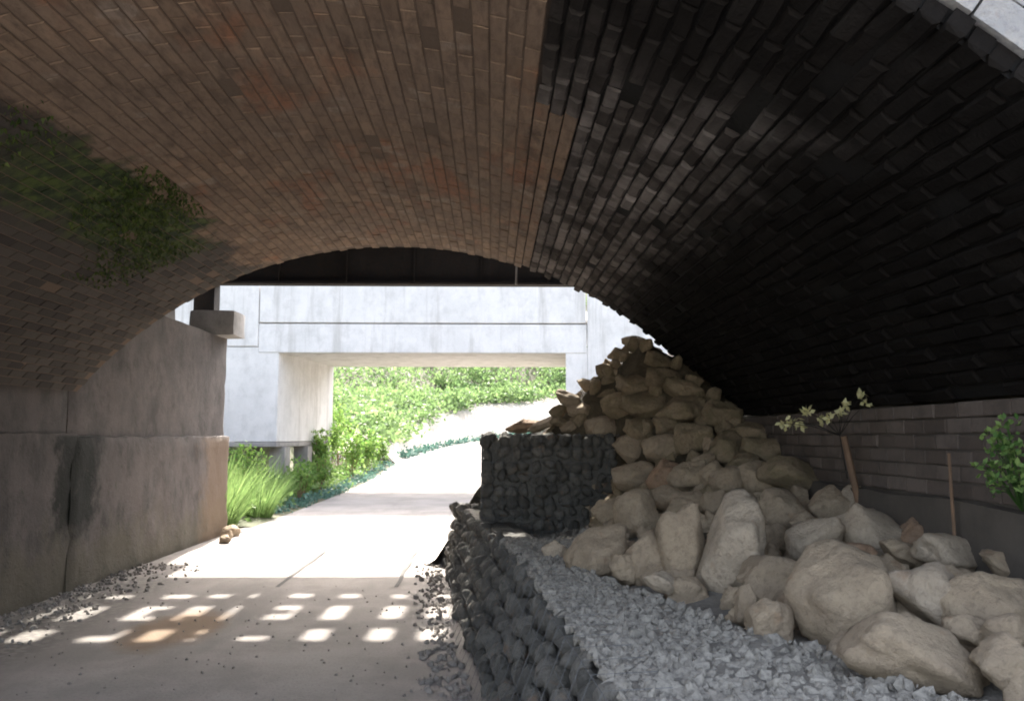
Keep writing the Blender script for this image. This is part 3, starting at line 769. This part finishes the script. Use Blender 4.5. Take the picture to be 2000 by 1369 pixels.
# wedges of small stone that fill the gaps
r2 = random.Random(11); nf = 0
y = 2.2
while y < 10.1:
    step = .23 if y < 7.6 else .165
    x = interp(y, TOE) + (.3 if y < 5.6 else .12) if y < 8.9 else .42
    while x < 2.4:
        px_, py_ = x + r2.uniform(-.08, .08), y + r2.uniform(-.08, .08)
        x += step
        s = r2.uniform(.06, .11) if y < 7.6 else r2.uniform(.06, .10)
        z = H(px_, py_) - (.10 if y < 7.6 else .05)
        zmax = CZ + math.sqrt(RAD ** 2 - (px_ - CX) ** 2) - .1
        if px_ < 1.36 and py_ > 8.85 and z < 1.56: continue
        if z > zmax or px_ > 2.36: continue
        hid = False
        for p, rr in placed:
            if (Vector((px_, py_, z)) - p).length < rr * .6: hid = True; break
        if hid: continue
        kind = MO if py_ + r2.uniform(-.9, .9) > 7.2 else B
        mw = Euler((r2.uniform(0, 6), r2.uniform(0, 6), r2.uniform(0, 6))).to_matrix().to_4x4() @ Matrix.Diagonal((s * 1.25, s, s * .85, 1)); mw.translation = (px_, py_, z)
        o = data_obj('stone', r2.choice(BV[kind]), None, mw); nf += 1
        tag(o, 'small mossy filler stone between rocks high on the rubble slope' if kind == MO else 'small beige filler stone between the lower rocks of pile', 'rock', 'small mossy filler stones' if kind == MO else 'small beige filler stones')
    y += step
print('filler', nf, 'placed', len(placed))

# ------------------------------------------------------------------ gabions
GV = [stone_mesh('gabion_stone', 2, 100 + k, M['basalt'], 10, 9, .06) for k in range(12)]
def gab_stone(parent, p, s):
    mw = Euler((r2.uniform(0, 6), r2.uniform(0, 6), r2.uniform(0, 6))).to_matrix().to_4x4() @ Matrix.Diagonal((s * r2.uniform(1, 1.35), s * r2.uniform(.8, 1.1), s * r2.uniform(.7, 1), 1)); mw.translation = p
    data_obj('gabion_stone', r2.choice(GV), parent, mw)
low = empty('gabion_wall'); tag(low, 'long low gabion of dark rock in wire edging the right side of road', 'gabion')
def low_face(y, v):
    b, t = interp(y, EDGE_B), interp(y, EDGE_T)
    return Vector((b + (t - b) * v, y, -.02 + (ZG + .0) * v))
# core sheet, wire and stones
V = []; Fc = []; n = 50
for k in range(n + 1):
    y = 1.0 + 10.0 * k / n
    for q, (v, ins) in enumerate(((0, .08), (1, .08))):
        p = low_face(y, v); p.x += ins; p.z -= .03 * v; V.append(p)
    V.append(Vector((interp(y, EDGE_T) + .35, y, ZG - .04))); V.append(Vector((interp(y, EDGE_T) + .35, y, -.05)))
for k in range(n):
    for q in range(4): a = 4 * k; Fc.append((a + q, a + (q + 1) % 4, a + 4 + (q + 1) % 4, a + 4 + q))
Fc += [(0, 3, 2, 1), (4 * n, 4 * n + 1, 4 * n + 2, 4 * n + 3)]
mesh_obj('stone_core', V, Fc, M['basalt'], low)
cnt = 0
y = 2.3
while y < 11.0:
    for row in range(5):
        p = low_face(y + r2.uniform(-.03, .03) + .07 * (row % 2), (row + .5) / 5 + r2.uniform(-.04, .04))
        p.x += .045; gab_stone(low, p, r2.uniform(.058, .088)); cnt += 1
    y += .172
for k in range(28):
    p = Vector((r2.uniform(-.45, .25), r2.uniform(10.3, 10.98), ZG - .03)); gab_stone(low, p, r2.uniform(.06, .085)); cnt += 1
for k in range(14):
    p = low_face(10.98, (k % 5 + .5) / 5); p.x += .06 + .13 * (k // 5); gab_stone(low, p, r2.uniform(.06, .08))
w = MB(); 
for k in range(7):
    v = k / 6; w.tube([low_face(1.2 + .35 * q, v) + Vector((-.035, 0, .01)) for q in range(29)], .0016, n=4)
yy = 1.4
while yy < 11.0: w.tube([low_face(yy, 0) + Vector((-.035, 0, .02)), low_face(yy, 1) + Vector((-.035, 0, .02)), low_face(yy, 1) + Vector((.2, 0, .03))], .0016, n=4); yy += .2
w.build('wire_mesh', M['wire'], low)
up = empty('gabion_basket'); tag(up, 'upright block gabion of dark rock standing at the end of the arch', 'gabion')
UX0, UX1, UY0, UY1, UZ0, UZ1 = -.09, 1.32, 9.06, 10.7, .48, 1.60
b = MB(); b.box(UX0 + .07, UX1 - .07, UY0 + .07, UY1 - .07, UZ0, UZ1 - .05); b.build('stone_core', M['basalt'], up)
def grid_stones(fn, nu, nv, s0, s1):
    for i in range(nu):
        for j in range(nv): gab_stone(up, fn((i + .5 + r2.uniform(-.25, .25)) / nu, (j + .5 + r2.uniform(-.2, .2)) / nv), r2.uniform(s0, s1))
grid_stones(lambda u, v: Vector((UX0 + (UX1 - UX0) * u, UY0 + .055, UZ0 + (UZ1 - UZ0) * v)), 11, 9, .06, .09)
grid_stones(lambda u, v: Vector((UX0 + .055, UY0 + (UY1 - UY0) * u, UZ0 + (UZ1 - UZ0) * v)), 12, 9, .055, .08)
grid_stones(lambda u, v: Vector((UX0 + (UX1 - UX0) * u, UY0 + (UY1 - UY0) * v, UZ1 - .05)), 9, 10, .06, .085)
w = MB()
for k in range(9):
    z = UZ0 + (UZ1 - UZ0) * k / 8; w.tube([(UX0 - .01, UY1, z), (UX0 - .01, UY0 - .01, z), (UX1, UY0 - .01, z)], .004, n=4)
for k in range(15):
    x = UX0 + (UX1 - UX0) * k / 14; w.tube([(x, UY0 - .014, UZ0), (x, UY0 - .014, UZ1 + .012), (x, UY1, UZ1 + .012)], .004, n=4)
for k in range(16):
    y = UY0 + (UY1 - UY0) * k / 15; w.tube([(UX0 - .014, y, UZ0), (UX0 - .014, y, UZ1 + .015)], .004, n=4)
w.build('wire_mesh', M['wire'], up)

# crushed rock spread between gabion and boulders
def scatter_stones(name, pts, mat, kind='stuff'):
    base = []
    for k in range(8):
        me = stone_mesh('tmp', 1, 300 + k, mat, 8, 7, .08)
        base.append((np.array([v.co[:] for v in me.vertices]), [tuple(p.vertices) for p in me.polygons])); bpy.data.meshes.remove(me)
    V = []; Fc = []; n = 0
    for p, s in pts:
        vb, fb = r2.choice(base)
        m3 = np.array(Euler((r2.uniform(0, 6), r2.uniform(0, 6), r2.uniform(0, 6))).to_matrix()) * s
        m3 = m3 @ np.diag((r2.uniform(1, 1.5), 1, r2.uniform(.6, 1)))
        V.append(vb @ m3.T + np.array(p[:])); Fc += [tuple(i + n for i in f) for f in fb]; n += len(vb)
    o = mesh_obj(name, np.concatenate(V), Fc, mat); tag(o, kind=kind); return o
pts = []
while len(pts) < 8500:
    y = 2.0 + 7.2 * r2.random() ** 1.5; xe, xt = interp(y, EDGE_T), interp(y, TOE)
    x = xe + .03 + (xt + .02 - xe) * r2.random(); s = r2.choice((.007, .009, .011, .013, .016, .02, .028, .036))
    pts.append((Vector((x, y, H(x, y) - .02 - s * .3)), s))
o = scatter_stones('crushed_rock', pts, M['gravel']); tag(o, 'blue-grey crushed rock spread between gabion and boulder pile')
pts = []
for _ in range(800):
    y = 3.2 + 8 * r2.random(); x = -4.35 + abs(r2.gauss(0, .35)); pts.append((Vector((x, y, .005)), r2.uniform(.008, .028)))
for _ in range(500):
    y = 3 + 8 * r2.random(); x = interp(y, EDGE_B) - .05 - abs(r2.gauss(0, .12)); pts.append((Vector((x, y, .005)), r2.uniform(.008, .03)))
for _ in range(260):
    pts.append((Vector((r2.uniform(-4.3, -.3), r2.uniform(4, 9.5), .003)), r2.uniform(.005, .014)))
o = scatter_stones('road_grit', pts, M['gritstone']); tag(o, 'loose grit along the edges of the road')
# sunlit pale heap beyond the gabion
def heap():
    V = []; Fc = []; nx, ny = 30, 30
    for j in range(ny + 1):
        for i in range(nx + 1):
            x = -.85 + 5.0 * i / nx; y = 10.9 + 5.95 * j / ny
            u = max(0, min(1, (x + .85 - .04 * (y - 11)) / .9)); e = min(1, (16.85 - y) / .9)
            z = 1.15 * (u * u * (3 - 2 * u)) * max(0, e) + .06 * noise.fractal(Vector((x, y, 0)) * 2.2, 1, 2, 4) * u - .02
            V.append((x, y, z))
    for j in range(ny):
        for i in range(nx): a = j * (nx + 1) + i; Fc.append((a, a + 1, a + nx + 2, a + nx + 1))
    tag(mesh_obj('gravel_heap', V, Fc, M['palegravel'], smooth=True), kind='structure')
heap()
# few dark stones at foot of the abutment end
for k, (cx, cy, rx, ry) in enumerate([(415, 1032, 18, 14), (388, 1040, 14, 12), (405, 1012, 12, 10)]):
    p = Vector((-4.17 + .1 * k, 14.2 - .45 * k, .06))
    mw = Matrix.Diagonal((rx * p.y / F_PX, .1, ry * p.y / F_PX, 1)); mw.translation = p
    tag(data_obj('stone', BV[B][k], None, mw), 'loose stone at the foot of the left abutment end by the grass', 'rock', 'stones at the abutment foot')

# ------------------------------------------------------------------ plants
class Leaves:
    def __init__(s): s.v = []; s.f = []; s.t = []
    def leaf(s, p, d, l, w, tint):
        d = Vector(d).normalized(); a = d.orthogonal(); a.rotate(Matrix.Rotation(r2.uniform(0, 6.28), 3, d)); n = len(s.v); p = Vector(p)
        up_ = d.cross(a).normalized()
        s.v += [p, p + d * l * .5 + a * w * .5 + up_ * w * .1, p + d * l, p + d * l * .5 - a * w * .5 + up_ * w * .1]
        s.f.append((n, n + 1, n + 2, n + 3)); s.t += [tint] * 4
    def blade(s, p, d, l, w, bend, tint):
        p = Vector(p); d = Vector(d).normalized(); side = d.cross(Vector((r2.gauss(0, 1), r2.gauss(0, 1), .1))).normalized(); n = len(s.v); q = p.copy(); dd = d.copy()
        for k in range(4):
            ww = w * (1, .85, .55, .05)[k]; s.v += [q + side * ww / 2, q - side * ww / 2]; s.t += [tint] * 2
            dd = (dd + Vector(bend) * .3).normalized(); q = q + dd * l / 3
        for k in range(3): a = n + 2 * k; s.f.append((a, a + 1, a + 3, a + 2))
    def build(s, name, mat, parent=None):
        o = mesh_obj(name, s.v, s.f, mat, parent); set_tint(o.data, s.t); return o
def rdir(): return Vector((r2.gauss(0, 1), r2.gauss(0, 1), r2.gauss(0, 1))).normalized()
def verge_z(x, y):
    d = -4.1 - x; tab = [(0, 0), (.6, .05), (1.5, .1), (2.6, .2), (3.6, 1.0), (4.6, 1.9), (6, 2.6)]; return interp(max(0, d), tab)
def grass_clump(x, y, r, h, n, label, group=None):
    L = Leaves(); z = verge_z(x, y) - .03
    for _ in range(n):
        a = r2.uniform(0, 6.28); q = r * math.sqrt(r2.random()); p = (x + q * math.cos(a), y + q * math.sin(a), z)
        d = Vector((math.cos(a) * .3 * q / r + r2.gauss(0, .22), math.sin(a) * .3 * q / r + r2.gauss(0, .22), 1))
        L.blade(p, d, h * r2.uniform(.3, 1.15), r2.uniform(.008, .022), (math.cos(a) * .5, math.sin(a) * .5, -.12), r2.random())
    root = empty('grass_clump'); L.build('grass_blades', M['grass'], root); tag(root, label, 'grass', group)
def shrub(x, y, r, h, n, mat, label, group=None, z=None, leaf=.11):
    z = verge_z(x, y) if z is None else z; root = empty('shrub'); st = MB(); L = Leaves(); tips = []
    for k in range(9):
        a = r2.uniform(0, 6.28); tip = Vector((x + r * .8 * math.cos(a) * r2.random(), y + r * .8 * math.sin(a) * r2.random(), z + h * r2.uniform(.5, 1)))
        b0 = Vector((x + r2.gauss(0, .06), y + r2.gauss(0, .06), z - .05)); mid = b0.lerp(tip, .5) + rdir() * .1 * r
        st.tube([b0, mid, tip], .018, .006, 5); tips += [tip, mid.lerp(tip, .4), mid.lerp(tip, .75)]
    for _ in range(n):
        c = r2.choice(tips); p = c + rdir() * r * .42 * r2.random() ** .5
        if p.z < z: p.z = z + r2.random() * .1
        d = (rdir() + Vector((0, 0, .3))); L.leaf(p, d, leaf * r2.uniform(.7, 1.5), leaf * .5 * r2.uniform(.7, 1.3), r2.random())
    st.build('stem', M['wood'], root); L.build('foliage', M[mat], root); tag(root, label, 'shrub', group); return root
for k, (x, y, r, h) in enumerate([(-4.62, 15.1, .26, 1.05), (-4.95, 16.0, .32, 1.35), (-4.55, 17.2, .28, .95), (-5.2, 18.2, .4, 1.2), (-5.0, 20.2, .4, .9), (-5.5, 22.5, .5, 1.1)]):
    grass_clump(x, y, r, h, 420, ('tall bright green grass tuft against the end of left abutment' if k == 0 else 'tall grass tuft on the left verge, ' + ('', 'second', 'third', 'fourth', 'fifth', 'sixth')[k] + ' from the abutment end'), None if k == 0 else 'grass tufts below the pale pier')
shrub(-4.75, 24.0, .5, 1.0, 500, 'shrub', 'leafy green shrub in front of the square pile under pale pier')
shrub(-5.2, 27.2, .55, 1.7, 700, 'shrub', 'light green bush on verge at the inner corner of pale pier')
shrub(-4.85, 30.5, .55, 1.7, 700, 'shrub', 'light green bush by the roadside just beyond the pale pier')
shrub(-5.6, 32.5, .8, 2.6, 1000, 'shrub', 'tall yellow-green bush behind the roadside bush past the pier')
shrub(-4.8, 34.0, .6, 1.7, 800, 'shrub', 'yellow-green bush where the road starts to bend right')
shrub(-4.6, 21.2, .4, .9, 420, 'shrub', 'loose light green weed at road edge before the square piles', leaf=.09)
shrub(-5.3, 19.2, .45, 1.3, 520, 'shrub', 'loose tall green weed behind grass tufts near the abutment end', leaf=.09)
shrub(-5.4, 29.0, .6, 2.3, 900, 'shrub', 'tall loose green bush filling the inner corner behind pale pier')
shrub(-4.7, 36.5, .6, 1.6, 800, 'shrub', 'rounded green bush at the start of the pale earth bank')
shrub(-6.3, 21.5, .6, 1.0, 600, 'shrub', 'green bush in the shade below the front of the pale pier')
shrub(-6.6, 35.0, 1.0, 3.4, 1300, 'scrub', 'darker green tall bush behind the roadside bushes past pier', leaf=.14)
def cover(name, pts, mat, size, label):
    L = Leaves()
    for p, r, n in pts:
        for _ in range(n):
            q = Vector(p) + Vector((r2.gauss(0, r), r2.gauss(0, r), abs(r2.gauss(0, r * .6)))); L.leaf(q, rdir() + Vector((0, 0, .4)), size * r2.uniform(.6, 1.4), size * .55, r2.random())
    tag(L.build(name, M[mat]), label, kind='stuff')
def edge_pts(i0, i1, off, step, r, n, dz=0):
    out = []
    for i in range(i0, i1):
        for _ in range(step):
            f = r2.random(); p = LP[i].lerp(LP[i + 1], f) + LN[i] * (off + r2.gauss(0, .1)); out.append((p + Vector((0, 0, dz)), r * r2.uniform(.6, 1.3), n))
    return out
i18 = min(i for i in iall if LP[i].y > 17.6)
cover('ground_cover', edge_pts(i18, iv[-1], .28, 5, .12, 26), 'teal', .09, 'low dark bluish-green plants along the left road edge')
cover('ground_cover', edge_pts(ie[2], len(LP) - 20, .15, 6, .2, 24), 'teal', .15, 'low bluish-green plants at the toe of the pale earth bank')
cover('verge_grass', edge_pts(iv[0], iv[-1], 1.1, 8, .32, 30, .05), 'grass', .13, 'short bright grass and weeds covering the left verge')
# scrub on the hillside beyond
L = Leaves(); ih = [i for i in range(iv[0] + 8, len(LP) - 4)]
for _ in range(2300):
    i = r2.choice(ih); dm = interp(LP[i].x, [(-3.9, .9), (-3.0, 1.6), (-1, 2.6), (3, 3.6)]) if i > iv[-1] else 4.0; d = dm + 26 * r2.random() ** 1.6; p = LP[i] + LN[i] * d
    if LP[i].y < 36 and d > 14: continue
    if LP[i].y < 30.5 and d < 7.5: continue
    p.z += interp(d, [(0, 0), (3.4, 2.0), (6, 2.6), (9, 4.0), (14, 6.5), (20, 9.5), (28, 13), (40, 18)])
    hh = r2.uniform(.5, 1.9) * (.6 if d < 6 else 1); tone = r2.uniform(0, .7)
    for _k in range(46):
        q = p + Vector((r2.gauss(0, .5), r2.gauss(0, .5), hh * r2.random())); L.leaf(q, rdir() + Vector((0, 0, .3)), r2.uniform(.16, .36), r2.uniform(.09, .18), min(1, tone + .3 * r2.random()))
tag(L.build('hillside_scrub', M['scrub']), 'green scrub covering the hillside beyond the pale bridge', kind='stuff')

# sapling with pale yellow leaves by the dark wall, stakes, leafy weed
sp = empty('sapling'); tag(sp, 'thin sapling with pale yellow leaves against the black vault behind the rocks', 'plant')
D = 5.45
base = at_y(1655, 935, D); st = MB(); L = Leaves()
for pxx, pyy in [(1528, 826), (1560, 826), (1576, 803), (1620, 818), (1640, 806), (1650, 790), (1682, 772), (1692, 788), (1602, 822), (1545, 822)]:
    tip = at_y(pxx, pyy, D + r2.uniform(-.25, .1)); st.tube([at_y(1640, 850, D), at_y(1640, 850, D).lerp(tip, .5) + Vector((0, 0, .02)), tip], .003, .0015, 5)
    for _ in range(13): L.leaf(tip + rdir() * .03 * r2.random(), rdir() + Vector((0, -.3, -.1)), r2.uniform(.03, .06), .02, r2.random())
st.tube([base, at_y(1640, 850, D)], .005, .003, 5); st.build('stem', M['timber'], sp); L.build('leaves', M['yellowleaf'], sp)
def stake(p0, p1, r, label):
    b = MB(); d = (p1 - p0); b.tube([p0 - d * 2.2, p0, p0 + d * .5, p1 - d * .06, p1], r, r * .85, 6); o = b.build('wooden_stake', M['wood']); tag(o, label, 'stake')
stake(at_y(1668, 940, 5.75), at_y(1648, 852, 5.75), .023, 'short brown wooden stake stuck in crest of rubble below yellow sapling')
stake(at_y(1860, 985, 4.45), at_y(1853, 885, 4.45), .009, 'thin grey stake in front of the dark wall near the right edge')
wd = empty('leafy_weed'); tag(wd, 'bright green leafy weed growing against the wall at right edge', 'plant'); L = Leaves(); st = MB()
b0 = Vector((2.43, 3.98, 1.255))
for k in range(26):
    tip = at_y(r2.gauss(1955, 22), r2.uniform(825, 960), 3.9 + r2.uniform(-.2, .05)); st.tube([b0, b0.lerp(tip, .55) + Vector((0, 0, .03)), tip], .004, .002, 4)
    for _ in range(12): L.leaf(tip + rdir() * .06 * r2.random(), rdir() + Vector((0, -.3, .4)), r2.uniform(.02, .045), .016, r2.random())
st.build('stem', M['midleaf'], wd); set_tint(wd.children[0].data, [0] * len(wd.children[0].data.vertices)); L.build('foliage', M['midleaf'], wd)
